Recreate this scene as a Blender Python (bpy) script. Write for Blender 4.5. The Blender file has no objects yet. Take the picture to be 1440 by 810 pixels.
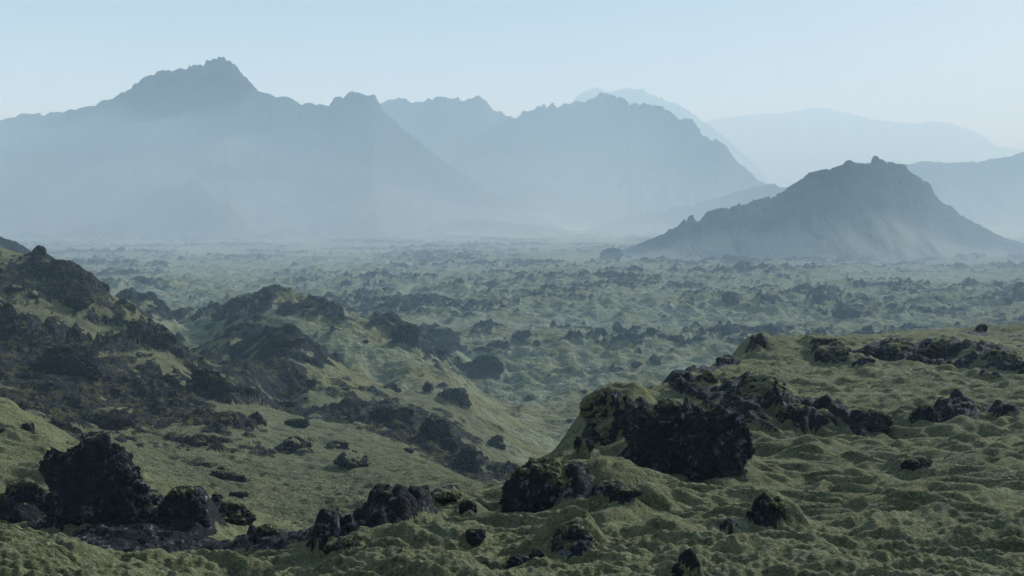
import bpy, math, time
import numpy as np
T0 = time.time()
SC = bpy.context.scene
COL = SC.collection
rad = math.radians

# ------------------------------------------------------------------ numpy noise
def _h(ix, iy, iz, seed):
    h = (ix.astype(np.uint32) * np.uint32(374761393) + iy.astype(np.uint32) * np.uint32(668265263)
         + iz.astype(np.uint32) * np.uint32(2147483647 - 58) + np.uint32((seed * 974711) & 0xffffffff))
    h = (h ^ (h >> np.uint32(13))) * np.uint32(1274126177)
    h = (h ^ (h >> np.uint32(15))) * np.uint32(2246822519)
    return h ^ (h >> np.uint32(16))

def _r(h):
    return (h & np.uint32(0xffffff)).astype(np.float32) * np.float32(1 / 16777216.0)

ZERO = np.zeros(1, np.int64)

def gnoise2(x, y, seed=0):
    """2-D gradient noise, about -1..1"""
    xf = np.floor(x); yf = np.floor(y)
    ix = xf.astype(np.int64); iy = yf.astype(np.int64)
    fx = (x - xf).astype(np.float32); fy = (y - yf).astype(np.float32)
    ux = fx * fx * fx * (fx * (fx * 6 - 15) + 10); uy = fy * fy * fy * (fy * (fy * 6 - 15) + 10)
    def g(dx, dy):
        a = _r(_h(ix + dx, iy + dy, ZERO, seed)) * np.float32(6.2831853)
        return np.cos(a) * (fx - dx) + np.sin(a) * (fy - dy)
    a = g(0, 0); b = g(1, 0); c = g(0, 1); d = g(1, 1)
    p = a + ux * (b - a); q = c + ux * (d - c)
    return (p + uy * (q - p)) * np.float32(1.5)

def vnoise3(x, y, z, seed=0):
    """3-D value noise, -1..1"""
    xf = np.floor(x); yf = np.floor(y); zf = np.floor(z)
    ix = xf.astype(np.int64); iy = yf.astype(np.int64); iz = zf.astype(np.int64)
    fx = x - xf; fy = y - yf; fz = z - zf
    ux = fx * fx * (3 - 2 * fx); uy = fy * fy * (3 - 2 * fy); uz = fz * fz * (3 - 2 * fz)
    def r(a, b, c): return _r(_h(ix + a, iy + b, iz + c, seed))
    x00 = r(0, 0, 0) * (1 - ux) + r(1, 0, 0) * ux; x10 = r(0, 1, 0) * (1 - ux) + r(1, 1, 0) * ux
    x01 = r(0, 0, 1) * (1 - ux) + r(1, 0, 1) * ux; x11 = r(0, 1, 1) * (1 - ux) + r(1, 1, 1) * ux
    return ((x00 * (1 - uy) + x10 * uy) * (1 - uz) + (x01 * (1 - uy) + x11 * uy) * uz) * 2 - 1

def fbm3(p, scale, octv, seed=0, gain=.5):
    s = 0; a = 1; t = 0
    for k in range(octv):
        f = scale * 2 ** k
        s = s + a * vnoise3(p[:, 0] * f + 7.3 * k, p[:, 1] * f + 3.1 * k, p[:, 2] * f, seed + k); t += a; a *= gain
    return s / t

def worley2(x, y, seed=0):
    xf = np.floor(x); yf = np.floor(y)
    ix = xf.astype(np.int64); iy = yf.astype(np.int64)
    fx = (x - xf).astype(np.float32); fy = (y - yf).astype(np.float32)
    f1 = np.full(x.shape, 9, np.float32); f2 = f1.copy(); cid = np.zeros(x.shape, np.float32)
    for dx in (-1, 0, 1):
        for dy in (-1, 0, 1):
            h = _h(ix + dx, iy + dy, ZERO, seed)
            px = _r(h); py = _r(h * np.uint32(2654435761) ^ np.uint32(0x9e3779b9)); c = _r((h >> np.uint32(7)) * np.uint32(40503))
            d = (dx + px - fx) ** 2 + (dy + py - fy) ** 2
            n = d < f1
            f2 = np.where(n, f1, np.minimum(f2, d)); cid = np.where(n, c, cid); f1 = np.where(n, d, f1)
    return np.sqrt(f1), np.sqrt(f2), cid

def worley3(p, scale, seed=0):
    x, y, z = p[:, 0] * scale, p[:, 1] * scale, p[:, 2] * scale
    xf = np.floor(x); yf = np.floor(y); zf = np.floor(z)
    ix = xf.astype(np.int64); iy = yf.astype(np.int64); iz = zf.astype(np.int64)
    fx = x - xf; fy = y - yf; fz = z - zf
    f1 = np.full(x.shape, 9.0); f2 = f1.copy(); cid = np.zeros(x.shape)
    for dx in (-1, 0, 1):
        for dy in (-1, 0, 1):
            for dz in (-1, 0, 1):
                h = _h(ix + dx, iy + dy, iz + dz, seed)
                a = _r(h); b = _r(h * np.uint32(2654435761) ^ np.uint32(0x9e3779b9)); c = _r((h >> np.uint32(5)) * np.uint32(2246822519) + np.uint32(77))
                d = (dx + a - fx) ** 2 + (dy + b - fy) ** 2 + (dz + c - fz) ** 2
                n = d < f1
                f2 = np.where(n, f1, np.minimum(f2, d)); cid = np.where(n, _r(h ^ np.uint32(0x5bd1e995)), cid); f1 = np.where(n, d, f1)
    return np.sqrt(f1), np.sqrt(f2), cid

def sstep(a, b, x):
    t = np.clip((x - a) / (b - a), 0, 1)
    return t * t * (3 - 2 * t)

# ------------------------------------------------------------------ camera
F = 1383.0                      # focal length in pixels of the 1440 px wide photograph
PITCH = math.atan(120 / F)      # horizon about 120 px above the middle
cam = bpy.data.cameras.new('camera'); cam.sensor_width = 36; cam.lens = 36 * F / 1440
cam.clip_start = .5; cam.clip_end = 30000
camo = bpy.data.objects.new('camera', cam); COL.objects.link(camo)
camo.location = (0, 0, 0); camo.rotation_euler = (math.pi / 2 - PITCH, 0, 0)
SC.camera = camo
CP, SP = math.cos(PITCH), math.sin(PITCH)

def ue(px, py):
    """bearing tangent and elevation tangent of a sight line"""
    a = (px - 720) / F; b = (405 - py) / F
    y = CP + b * SP
    return a / y, (-SP + b * CP) / y

PLAIN = -40.0

# ------------------------------------------------------------------ survey of the ground: (px, py, distance, rockiness)
S = [
 # near slope on the right
 (400, 830, 11.5, .15), (720, 830, 11, .1), (1100, 830, 11, .1), (1440, 830, 11.5, .1), (1700, 830, 12, .1),
 (700, 770, 13.8, .15), (900, 760, 14, .2), (1200, 740, 15.2, .05), (1440, 720, 16.5, .05), (1700, 700, 17, .1),
 (800, 710, 17, .2), (1000, 680, 19, .15), (1200, 660, 20.5, .1), (1440, 640, 22, .08), (1700, 620, 23, .1),
 (900, 665, 21, .25), (1100, 610, 26, .2), (1250, 610, 26.5, .1), (1440, 575, 30, .15), (1700, 560, 32, .1),
 (1100, 560, 34, .3), (1250, 545, 36, .15), (1440, 530, 40, .3), (1150, 515, 44, .05), (1300, 510, 46, .1), (1700, 500, 46, .2),
 (1250, 492, 53, .4), (1440, 490, 54, .5),
 # its crest
 (330, 818, 13.5, .3), (450, 775, 15, .5), (530, 735, 16.5, .5), (600, 708, 18, .4), (690, 690, 20, .35), (760, 650, 24, .3), (815, 612, 29, .4), (860, 580, 34, .5),
 (930, 545, 40, .5), (1000, 522, 45, .35), (1060, 488, 55, .3), (1150, 484, 60, .2), (1250, 474, 64, .3), (1350, 466, 69, .4), (1440, 461, 73, .25), (1700, 448, 82, .2),
 # falls away behind the crest
 (430, 775, 24, .5), (560, 745, 25, .5), (640, 735, 27, .5), (720, 720, 31, .4), (800, 690, 40, .4), (880, 650, 52, .4), (1000, 600, 66, .4), (1150, 560, 84, .4), (1300, 540, 96, .3), (1500, 520, 106, .3), (1750, 500, 118, .3),
 # near left: mound at the foot of the picture
 (-250, 715, 12.5, .05), (0, 740, 12.5, .0), (100, 765, 12.8, .0), (200, 790, 13.2, .1), (290, 797, 13.8, .2), (-250, 830, 10, .1), (0, 830, 10.4, .05), (150, 840, 11, .1), (270, 830, 12, .2),
 (0, 790, 15.5, .4), (120, 800, 16, .5), (230, 810, 16.5, .5),
 # knoll of the black crag, left
 (-250, 560, 24, .36), (0, 562, 30, .3), (50, 597, 29.5, .2), (40, 650, 25.5, .45), (130, 700, 23, .5), (220, 710, 23, .5), (20, 715, 23, .48), (-250, 690, 22, .3), (270, 730, 22, .46), (330, 750, 22, .42), (380, 765, 22, .40), (300, 700, 27, .25),
 (0, 590, 37, .3), (130, 640, 36, .5), (240, 690, 35, .4), (330, 725, 33, .4), (-250, 570, 36, .3), (420, 770, 31, .4),
 # big hillside on the left
 (0, 575, 66, 0.48), (100, 600, 64, 0.60), (-250, 540, 66, 0.43), (190, 640, 58, 0.39), (250, 680, 52, 0.09), (350, 705, 47, 0.26), (430, 735, 43, 0.30), (520, 715, 47, 0.13), (600, 700, 50, 0.09),
 (300, 630, 66, 0.26), (400, 650, 66, 0.09), (500, 665, 62, 0.09), (600, 680, 56, 0.09), (660, 690, 54, 0.10),
 (200, 580, 80, 0.60), (300, 580, 84, 0.48), (400, 605, 84, 0.17), (480, 620, 82, 0.09), (560, 638, 76, 0.09), (620, 664, 66, 0.10),
 (0, 500, 92, 0.60), (100, 520, 92, 0.64), (200, 520, 98, 0.56), (270, 545, 100, 0.56), (340, 560, 106, 0.17), (400, 582, 102, 0.21), (450, 596, 97, 0.10), (510, 614, 88, 0.10),
 (0, 420, 116, 0.56), (80, 440, 116, 0.60), (150, 460, 117, 0.47), (-250, 400, 116, 0.48),
 (-250, 290, 140, 0.43), (-80, 325, 137, 0.30), (0, 350, 134, 0.34), (60, 366, 132, 0.48), (110, 394, 130, 0.48), (180, 434, 127, 0.34), (250, 486, 122, 0.43), (290, 515, 119, 0.43), (340, 547, 114, 0.34),
 # behind its crest
 (-250, 330, 172, 0.40), (0, 385, 165, 0.40), (100, 420, 160, 0.40), (180, 460, 155, 0.40), (250, 505, 150, 0.32), (340, 548, 140, 0.32), (400, 575, 122, 0.56), (450, 590, 112, 0.60), (520, 598, 104, 0.68), (580, 618, 98, 0.72), (640, 650, 90, 0.72), (680, 690, 74, 0.32),
 # gully with black rocks
 (520, 578, 122, 0.68), (600, 590, 122, 0.68), (660, 625, 108, 0.64), (700, 660, 96, 0.24), (560, 552, 148, 0.20), (640, 565, 150, 0.32), (690, 600, 142, 0.16), (740, 630, 138, 0.16), (720, 660, 112, 0.16),
 (480, 560, 128, 0.32), (430, 562, 124, 0.32),
 # knob and ridge in the middle distance
 (240, 500, 160, 0.32), (290, 492, 152, 0.56), (330, 479, 150, 0.56), (380, 473, 149, 0.60), (420, 478, 148, 0.64), (445, 496, 147, 0.56), (480, 522, 145, 0.40), (350, 528, 132, 0.64), (440, 545, 132, 0.56), (300, 520, 140, 0.48),
 (310, 500, 178, 0.32), (400, 505, 180, 0.28), (470, 510, 182, 0.24), (540, 530, 178, 0.16),
 (190, 432, 240, 0.40), (250, 440, 236, 0.40), (305, 438, 232, 0.40), (330, 424, 230, 0.48), (400, 421, 230, 0.52), (450, 424, 226, 0.44), (490, 443, 220, 0.40), (550, 458, 214, 0.48), (590, 488, 206, 0.44), (625, 514, 200, 0.24),
 (250, 470, 205, 0.32), (330, 462, 205, 0.32), (400, 455, 200, 0.28), (480, 485, 190, 0.24), (560, 515, 182, 0.24), (100, 445, 220, 0.40), (0, 440, 220, 0.40), (-250, 430, 220, 0.40),
]
def pl(px, d, rock=.4): return (px, None, d, rock)
for d in (265, 300, 345):
    for px in (-300, 0, 200, 400, 600, 800, 1000, 1200, 1440, 1750): S.append(pl(px, d, .29))
for px, d in ((660, 220), (720, 190), (780, 165), (850, 170), (850, 140), (950, 150), (1050, 160), (1200, 170), (1400, 180), (1700, 200), (760, 250), (900, 220), (1100, 230), (1350, 240), (800, 200)):
    S.append(pl(px, d, .25))
CU, CV, CZ, CR = [], [], [], []
for px, py, d, r in S:
    u, e = ue(px, 500 if py is None else py)
    CU.append(u); CV.append(math.log(d)); CZ.append(PLAIN if py is None else e * d); CR.append(r)
CU, CV, CZ, CR = map(np.array, (CU, CV, CZ, CR))

class RBF:
    KU = 3.2
    def __init__(s, val, c, lam=0.0):
        s.c = c
        X = np.stack([CU * s.KU, CV], 1); s.X = X
        D = np.sqrt(((X[:, None] - X[None]) ** 2).sum(2) + c * c)
        n = len(X); A = np.zeros((n + 3, n + 3)); A[:n, :n] = D - lam * np.eye(n)
        P = np.column_stack([np.ones(n), X]); A[:n, n:] = P; A[n:, :n] = P.T
        b = np.zeros(n + 3); b[:n] = val
        s.w = np.linalg.solve(A, b)
    def __call__(s, u, v):
        sh = u.shape; q = np.stack([u.ravel() * s.KU, v.ravel()], 1); out = np.empty(len(q)); n = len(s.X)
        for k in range(0, len(q), 20000):
            p = q[k:k + 20000]
            D = np.sqrt(((p[:, None] - s.X[None]) ** 2).sum(2) + s.c ** 2)
            out[k:k + 20000] = D @ s.w[:n] + s.w[n] + p @ s.w[n + 1:]
        return out.reshape(sh)

# heights are interpolated as z divided by sqrt(distance) so near and far relief weigh alike
rbf_z = RBF(CZ / np.exp(CV) ** .5, .07)
rbf_r = RBF(CR, .1, .02)

NU, NV = 1301, 1381
U1 = np.linspace(-.78, .78, NU); _d = np.concatenate([np.full(1290, .00298), np.linspace(.003, .0075, 420)]); V1 = math.log(6.5) + np.concatenate([[0], np.cumsum(_d)]); NV = len(V1)
gu = np.linspace(-.78, .78, 261); gv = np.linspace(V1[0], V1[-1], 277); STEP = np.append(_d, _d[-1])     # coarse survey grid

def upsample(c):
    fu = np.linspace(0, len(gu) - 1, NU); fv = (V1 - V1[0]) / (V1[-1] - V1[0]) * (len(gv) - 1)
    def cub(a, f, ax):
        i = np.clip(np.floor(f).astype(int), 0, a.shape[ax] - 2); t = f - i
        g = lambda k: np.take(a, np.clip(i + k, 0, a.shape[ax] - 1), ax)
        sh = [1, 1]; sh[ax] = -1; t = t.reshape(sh)
        p0, p1, p2, p3 = g(-1), g(0), g(1), g(2)
        return p1 + .5 * t * (p2 - p0 + t * (2 * p0 - 5 * p1 + 4 * p2 - p3 + t * (3 * (p1 - p2) + p3 - p0)))
    return cub(cub(c, fu, 1), fv, 0)

GU, GV = np.meshgrid(gu, gv)
mz = rbf_z(GU, GV) * np.exp(GV) ** .5
far = sstep(math.log(270), math.log(345), GV)
mz = mz * (1 - far) + PLAIN * far
mr = np.clip(rbf_r(GU, GV), 0, 1); mr = mr * (1 - far) + .30 * far
MZ = upsample(mz).astype(np.float32); MR = upsample(mr).astype(np.float32)
UU, VV = np.meshgrid(U1, V1)
Y = np.exp(VV); X = UU * Y
X = X.astype(np.float64)
PIX = (Y / 983).astype(np.float32); DSTEP = (Y * STEP[:, None]).astype(np.float32)
lodf = lambda wl: sstep(1.6, 4.0, wl / np.maximum(PIX, DSTEP * .8))          # fades octaves finer than the mesh can carry
near = (1 - sstep(math.log(60), math.log(110), VV)).astype(np.float32)     # the near ridge and crag
pln = sstep(math.log(130), math.log(300), VV).astype(np.float32)

# domain warp
wx = gnoise2(X / 3.1, Y / 3.1, 11) * .9 + gnoise2(X / 11., Y / 11., 12) * 2.5
wy = gnoise2(X / 3.1, Y / 3.1, 13) * .9 + gnoise2(X / 11., Y / 11., 14) * 2.5
Xw, Yw = X + wx, Y + wy
# --- moss or rock
n1 = gnoise2(Xw / 24, Yw / 24, 21); n2 = gnoise2(Xw / 7.5, Yw / 7.5, 22); n3 = gnoise2(Xw / 2.3, Yw / 2.3, 23); n4 = gnoise2(X / .8, Y / .8, 24)
n0 = gnoise2(Xw / 105, Yw / 62, 20)
rockf = MR + near * (.05 * n1 + .16 * n2 + .13 * n3 + .05 * n4) + (1 - near) * ((.22 * n0 + .12 * (1 - 2 * np.abs(gnoise2(Xw / 70, Yw / 40, 19)))) * pln + .18 * n1 + .20 * n2 + .19 * n3 + .15 * n4 * lodf(.8))
Z = MZ
def ground_at(x, y):
    fu = (x / y + .78) / 1.56 * (NU - 1); fv = float(np.interp(math.log(y), V1, np.arange(NV)))
    i = int(min(max(fu, 0), NU - 2)); j = int(min(max(fv, 0), NV - 2)); a = fu - i; b = fv - j
    return float((Z[j, i] * (1 - a) + Z[j, i + 1] * a) * (1 - b) + (Z[j + 1, i] * (1 - a) + Z[j + 1, i + 1] * a) * b)

def sight(px, py, dmin=7):
    """where a line of sight first meets the ground"""
    u, e = ue(px, py)
    i = int(round((u + .78) / 1.56 * (NU - 1))); i = min(max(i, 0), NU - 1)
    y = np.exp(V1); hit = (Z[:, i] / y >= e) & (y > dmin)
    j = int(np.argmax(hit)) if hit.any() else NV - 1
    return u * y[j], float(y[j]), float(Z[j, i])

ROCKS = []
def R(name, label, px0, px1, py0, py1, seed, lumps=1, n=6, moss=0.0, group=None, cat='rock', depth=.8, dmin=7, sink=.45, blocky=.7, rough=1.3, mossdir=(0, 0, 1), mound=None, skew=0.0):
    """a rock seen in the photograph between px0..px1, with top and foot at rows py0 and py1; it stands where that foot meets the ground"""
    x, y, z = sight((px0 + px1) / 2, py1, dmin)
    w = (px1 - px0) / F * y; h = (py1 - py0) / F * y
    y2 = y + w * depth * .36; x2 = x * y2 / y
    ROCKS.append(dict(name=name, label=label, x=x2, y=y2, yf=y, zf=z, zm=z, w=w, h=h, seed=seed, lumps=lumps, n=n, moss=moss, group=group, cat=cat, depth=depth,
                      sink=sink, blocky=blocky, rough=rough, mossdir=mossdir, mound=(.5 if y < 60 else .3) if mound is None else mound, skew=skew))

# -- the near slope
R('boulder', 'largest black boulder, craggy lichen-specked face, on the mossy slope', 862, 1074, 544, 674, 3, 1, 7, 0.26, depth=.75, blocky=.6, rough=1.55, mound=.35)
R('boulder', 'boulder with a dark face and a thick smooth moss back', 698, 850, 622, 722, 5, 4, 7, 0.62, depth=.9, blocky=.6, rough=1, mossdir=(.6, .2, .8), mound=.6, skew=.3)
R('rock_outcrop', 'jagged outcrop with mossy flank behind the largest black boulder', 800, 945, 532, 640, 12, 5, 6, 0.56, cat='outcrop', depth=.8, dmin=24, mossdir=(-.6, -.2, .7), mound=.55)
R('boulder', 'low broken rock with white lichen below the moss-backed boulder', 760, 850, 704, 780, 21, 3, 6, 0.39, blocky=.8)
R('rock', 'flat dark slab half sunk in moss beside the low broken rock', 832, 898, 698, 722, 23, 1, 5, 0.14, depth=.7, blocky=.8)
R('rock', 'small slab peeping from the moss under the largest boulder', 902, 962, 682, 700, 25, 1, 5, 0.34, depth=.6)
R('rock', 'tiny dark stone at the foot of the moss-backed boulder', 806, 836, 682, 698, 26, 1, 5)
R('boulder', 'upright stub of rock with a rounded moss coat', 1046, 1100, 684, 738, 28, 1, 6, 0.62, depth=.9, mossdir=(.5, .1, .8), mound=.6, skew=.4)
R('rock', 'squat rock with white specks alone in the open moss', 1256, 1318, 632, 668, 31, 2, 6, 0.32)
R('rock', 'dark knuckle of rock in the moss below the mossy stub', 1008, 1042, 738, 762, 33, 2, 5)
R('rock', 'dark rock breaking the moss at the bottom edge of the picture', 930, 992, 782, 814, 36, 3, 5, 0.24)
R('rock', 'little stone below the low broken rock', 742, 770, 768, 790, 38, 1, 5)
LED = 'rocks in the dark ledge across the mossy slope'
R('rock', 'leftmost rock of the dark ledge, next to the largest boulder', 1082, 1142, 560, 602, 41, 3, 6, 0.39, LED)
R('rock', 'rounded black rock second along the dark ledge', 1130, 1178, 566, 606, 42, 3, 6, 0.24, LED)
R('rock', 'widest black block of the dark ledge with lichen streaks', 1168, 1264, 558, 610, 43, 4, 6, 0.29, LED)
R('rock', 'dark humped rock toward the end of the ledge', 1270, 1330, 558, 600, 45, 3, 6, 0.34, LED)
R('rock', 'low tail-end rock of the dark ledge', 1322, 1392, 562, 588, 46, 3, 5, 0.44, LED)
R('rock', 'moss-topped rock above the near end of the ledge', 1024, 1120, 536, 588, 48, 3, 6, 0.59, dmin=26)
KN = 'mossy knobs beside the jagged outcrop'
R('rock', 'dark mossy knob at the edge of the slope', 972, 1018, 514, 552, 51, 2, 6, 0.62, KN, dmin=30)
R('rock', 'rounded moss-covered knob between its darker neighbours', 1012, 1062, 520, 556, 53, 2, 6, 0.62, KN, dmin=30)
CR = 'rocks along the crest of the mossy slope'
R('rock', 'spiky black rock on the crest where the slope drops away', 1042, 1094, 466, 494, 61, 4, 6, 0.24, CR, dmin=38)
R('rock', 'small dark rock low down beside the spiky crest rock', 1000, 1044, 496, 516, 62, 2, 5, 0.44, CR, dmin=34)
R('rock', 'notched black rock with a moss cap, leaning on the crest', 1130, 1196, 471, 502, 63, 4, 6, 0.44, CR, dmin=38)
R('rock', 'smooth half-buried hump below the notched crest rock', 1146, 1198, 486, 516, 64, 1, 6, 0.59, CR, dmin=34)
R('rock', 'small black rock in pale moss below the crest', 1196, 1242, 498, 520, 66, 2, 5, 0.29, CR, dmin=34)
R('rock', 'broad dark rock mass in the hollow of the crest', 1222, 1296, 474, 512, 68, 5, 6, 0.34, CR, dmin=38)
R('rock', 'low dark rock bank leading on from the broad rock mass', 1290, 1364, 484, 514, 69, 5, 6, 0.49, CR, dmin=38)
R('rock', 'big mossy-browed rock bank nearest the edge of the picture', 1352, 1450, 480, 524, 70, 5, 6, 0.54, CR, dmin=38)
R('rock', 'tiny crest rock against the plain', 1366, 1394, 454, 470, 72, 2, 5, 0.34, CR, dmin=45)
R('rock', 'dark low stone in the moss above the ledge end', 1368, 1412, 520, 534, 73, 2, 5, 0.34, dmin=28)
GU_ = 'dark rocks along the rim of the gully'
R('rock', 'long dark rim rock with a moss top', 586, 660, 691, 710, 81, 4, 6, 0.49, GU_)
R('rock', 'stepped rim rock below the long one', 512, 590, 725, 748, 82, 4, 6, 0.39, GU_)
R('rock', 'lowest rim rock at the mouth of the gully', 448, 520, 755, 778, 83, 4, 6, 0.39, GU_)
R('rock', 'single small stone beside the moss-backed boulder', 640, 676, 700, 718, 84, 2, 5, 0.34, GU_)
# -- the crag on the left
R('rock_outcrop', 'tall black crag of piled lava above the gully', 40, 240, 556, 746, 93, 34, 6, .06, cat='outcrop', depth=.7, dmin=16, blocky=.65, rough=1.3, mound=0)
R('rock_outcrop', 'dark stepped shoulder of rock under the tall crag', 205, 300, 668, 752, 95, 10, 6, .35, cat='outcrop', depth=.7, dmin=17)
R('rock', 'dark rocks in moss on the outer side of the tall crag', -10, 84, 672, 740, 97, 8, 6, .5, dmin=17)
R('boulder', 'rounded grey boulder showing just above the tall crag', 76, 130, 544, 578, 99, 3, 6, .1, dmin=45)
R('rock', 'black rocks strung out below the crag shoulder', 288, 360, 700, 738, 103, 6, 6, .5, dmin=17)
R('rock', 'dark rock sunk in mossy cushions beside the gully', 352, 400, 742, 776, 105, 4, 6, .58, dmin=17)
R('rock', 'little block on the mossy shoulder left of the tall crag', 22, 58, 592, 608, 107, 2, 5, .1, dmin=17)
# -- the big hillside
SK = 'rocks on the skyline of the dark hillside'
R('boulder', 'square boulder perched highest on the hillside skyline', 40, 73, 348, 371, 111, 2, 6, .0, SK, dmin=100, blocky=.8, sink=.08)
R('boulder', 'two-horned rock on the hillside skyline', 132, 156, 400, 418, 113, 3, 5, .0, SK, dmin=100)
R('boulder', 'low rough rocks in line below the two-horned rock', 158, 190, 416, 441, 115, 4, 5, .1, SK, dmin=100)
R('boulder', 'rugged rocks just under the perched square boulder', 66, 112, 366, 394, 116, 5, 5, .1, SK, dmin=100)
R('rock_outcrop', 'dark outcrop on the falling crest of the hillside', 200, 252, 468, 502, 117, 6, 6, .1, cat='outcrop', dmin=80)
R('rock_outcrop', 'black cliff block closing the lower end of the hillside crest', 250, 326, 520, 566, 119, 8, 6, .1, cat='outcrop', dmin=70)
R('rock_outcrop', 'broad lumpy outcrop low on the rocky hillside', 40, 140, 478, 540, 121, 9, 6, .1, cat='outcrop', dmin=60)
R('rock_outcrop', 'ragged outcrop high on the hillside face', 60, 140, 396, 440, 123, 8, 6, .12, cat='outcrop', dmin=80)
R('rock_outcrop', 'dark outcrop at the edge of the picture on the hillside', -20, 40, 410, 480, 125, 7, 6, .12, cat='outcrop', dmin=70)
R('boulder', 'pointed boulder on the moss below the cliff block', 344, 376, 578, 602, 127, 2, 5, .05, dmin=60)
R('boulder', 'wide dark boulder below the cliff block', 296, 334, 584, 606, 129, 3, 5, .1, dmin=60)
R('rock', 'long dark rock lying across the moss slope', 382, 450, 612, 640, 131, 5, 5, .3, dmin=50)
R('rock', 'flat rock in the middle of the moss slope', 266, 312, 648, 660, 133, 3, 5, .2, dmin=45)
R('rock', 'small pointed stone on the moss slope', 302, 324, 656, 670, 134, 1, 5, .1, dmin=45)
R('rock', 'small dark rocks near the brow of the moss slope', 452, 500, 620, 634, 135, 4, 5, .3, dmin=50)
# -- the gully behind
GL = 'black rocks in the gully below the hillside'
R('rock_outcrop', 'upper rough black rocks of the gully', 520, 585, 566, 606, 141, 8, 6, .1, GL, 'outcrop', dmin=95)
R('rock_outcrop', 'tallest black rocks in the heart of the gully', 575, 655, 584, 640, 143, 10, 6, .08, GL, 'outcrop', dmin=88)
R('rock_outcrop', 'lowest black rocks where the gully closes', 630, 680, 624, 670, 145, 8, 6, .1, GL, 'outcrop', dmin=80)
R('rock', 'lone dark rock at the top of the gully', 538, 566, 536, 552, 147, 4, 5, .1, dmin=120)
R('rock', 'pyramid of dark rock on the moss beyond the gully', 592, 612, 540, 558, 148, 3, 5, .1, dmin=120)
R('rock', 'cluster of dark lumps beyond the gully', 612, 668, 540, 570, 149, 6, 5, .1, dmin=120)
R('rock', 'dark lumps at the foot of the far gully bank', 680, 716, 608, 628, 150, 4, 5, .2, dmin=100)
R('boulder', 'upright boulder on top of the dark knob', 394, 416, 458, 474, 151, 2, 5, 0, dmin=120, sink=.1)
R('rock_outcrop', 'rocky brow of the mossy hill in the middle distance', 312, 380, 416, 436, 153, 8, 5, .15, cat='outcrop', dmin=170)
R('rock_outcrop', 'dark rocks on the shoulder of the mossy hill', 440, 486, 420, 440, 155, 7, 5, .15, cat='outcrop', dmin=170)
R('rock_outcrop', 'dark rock end of the long mossy hill', 548, 592, 458, 492, 157, 7, 5, .15, cat='outcrop', dmin=150)
R('rock_outcrop', 'dark rock knob with its lower neighbour on the open valley floor', 656, 714, 490, 530, 161, 8, 5, .1, cat='outcrop', dmin=150)
R('boulder', 'dark lump standing in front of the end of the mossy hill', 596, 650, 462, 482, 163, 6, 5, .1, dmin=180)
R('rock_outcrop', 'cone of rock standing up from the far plain', 838, 882, 340, 364, 165, 5, 5, 0, cat='outcrop', dmin=300)
R('rock_outcrop', 'small stack of rock far out on the plain near the big mountain', 195, 222, 325, 338, 167, 4, 5, 0, cat='outcrop', dmin=300)

for r in ROCKS:                      # bare broken lava round the foot of each rock
    w = r['w']; dpt = w * r['depth']; reach = 2.2 * max(w, dpt); cy = r['yf'] + .15 * dpt
    j0, j1 = np.searchsorted(V1, (math.log(max(7, cy - reach)), math.log(cy + reach))); i0, i1 = np.searchsorted(U1, ((r['x'] - reach) / cy, (r['x'] + reach) / cy))
    sl = (slice(j0, j1), slice(i0, i1))
    g = np.exp(-((X[sl] - r['x']) / (.62 * w)) ** 2 - ((Y[sl] - cy) / (.6 * dpt)) ** 2)
    rockf[sl] = np.maximum(rockf[sl], .30 * sstep(.15, .75, g) + .12 * g + .24 * n3[sl] * g + .20 * n4[sl] * g + .08)
BANDS = [
 (((1060, 600), (1110, 590), (1170, 598), (1240, 602), (1300, 592), (1390, 582)), 1.3, 1.1),
 (((980, 550), (1020, 575), (1080, 575), (1140, 565)), 1.1, .9),
 (((1220, 505), (1300, 512), (1370, 518), (1450, 522)), 1.8, 1.1),
 (((1130, 500), (1200, 512)), 1.0, .6),
 (((440, 778), (510, 752), (590, 716), (650, 702)), .8, .95),
 (((860, 668), (940, 672), (1040, 640)), .8, .7),
 (((770, 770), (840, 730)), .6, .7),
 (((250, 742), (300, 748), (360, 768)), .6, .6),
 (((420, 600), (480, 640), (430, 680), (380, 660)), 2.0, .34),
 (((520, 650), (560, 680), (600, 676)), 1.6, .34),
 (((0, 470), (80, 500), (150, 530), (230, 545), (320, 560)), 6, .9),
 (((70, 560), (130, 585), (200, 600), (300, 596)), 5.5, .92),
 (((110, 610), (200, 625), (300, 612), (340, 640)), 3.5, .8),
 (((0, 420), (60, 450), (140, 500)), 5, .85),
 (((60, 400), (110, 430), (170, 460), (240, 500)), 5, .85),
 (((530, 590), (600, 612), (650, 640), (676, 668)), 6, .8),
 (((150, 440), (210, 475), (270, 515), (320, 550)), 4, .85),
 (((10, 375), (50, 380), (100, 400)), 3.5, .7),
]
for pts, rad_m, amt in BANDS:
    for (xa, ya), (xb, yb) in zip(pts, pts[1:]):
        for t in np.linspace(0, 1, 5)[:-1]:
            bx, by, bz = sight(xa + (xb - xa) * t, ya + (yb - ya) * t, 10)
            q = rad_m * 2.5
            j0, j1 = np.searchsorted(V1, (math.log(max(7, by - q)), math.log(by + q))); i0, i1 = np.searchsorted(U1, ((bx - q) / by, (bx + q) / by))
            sl = (slice(j0, j1), slice(i0, i1))
            g = np.exp(-((X[sl] - bx) ** 2 + (Y[sl] - by) ** 2) / rad_m ** 2)
            rockf[sl] = np.maximum(rockf[sl], (amt * (.42 + .3 * n2[sl] + .45 * n3[sl] + .35 * n4[sl]) + .16) * sstep(.1, .6, g))
ROCK = sstep(.40, .58, rockf).astype(np.float32)
# --- relief
Z = MZ.astype(np.float32)
mid = 1 - near
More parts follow.
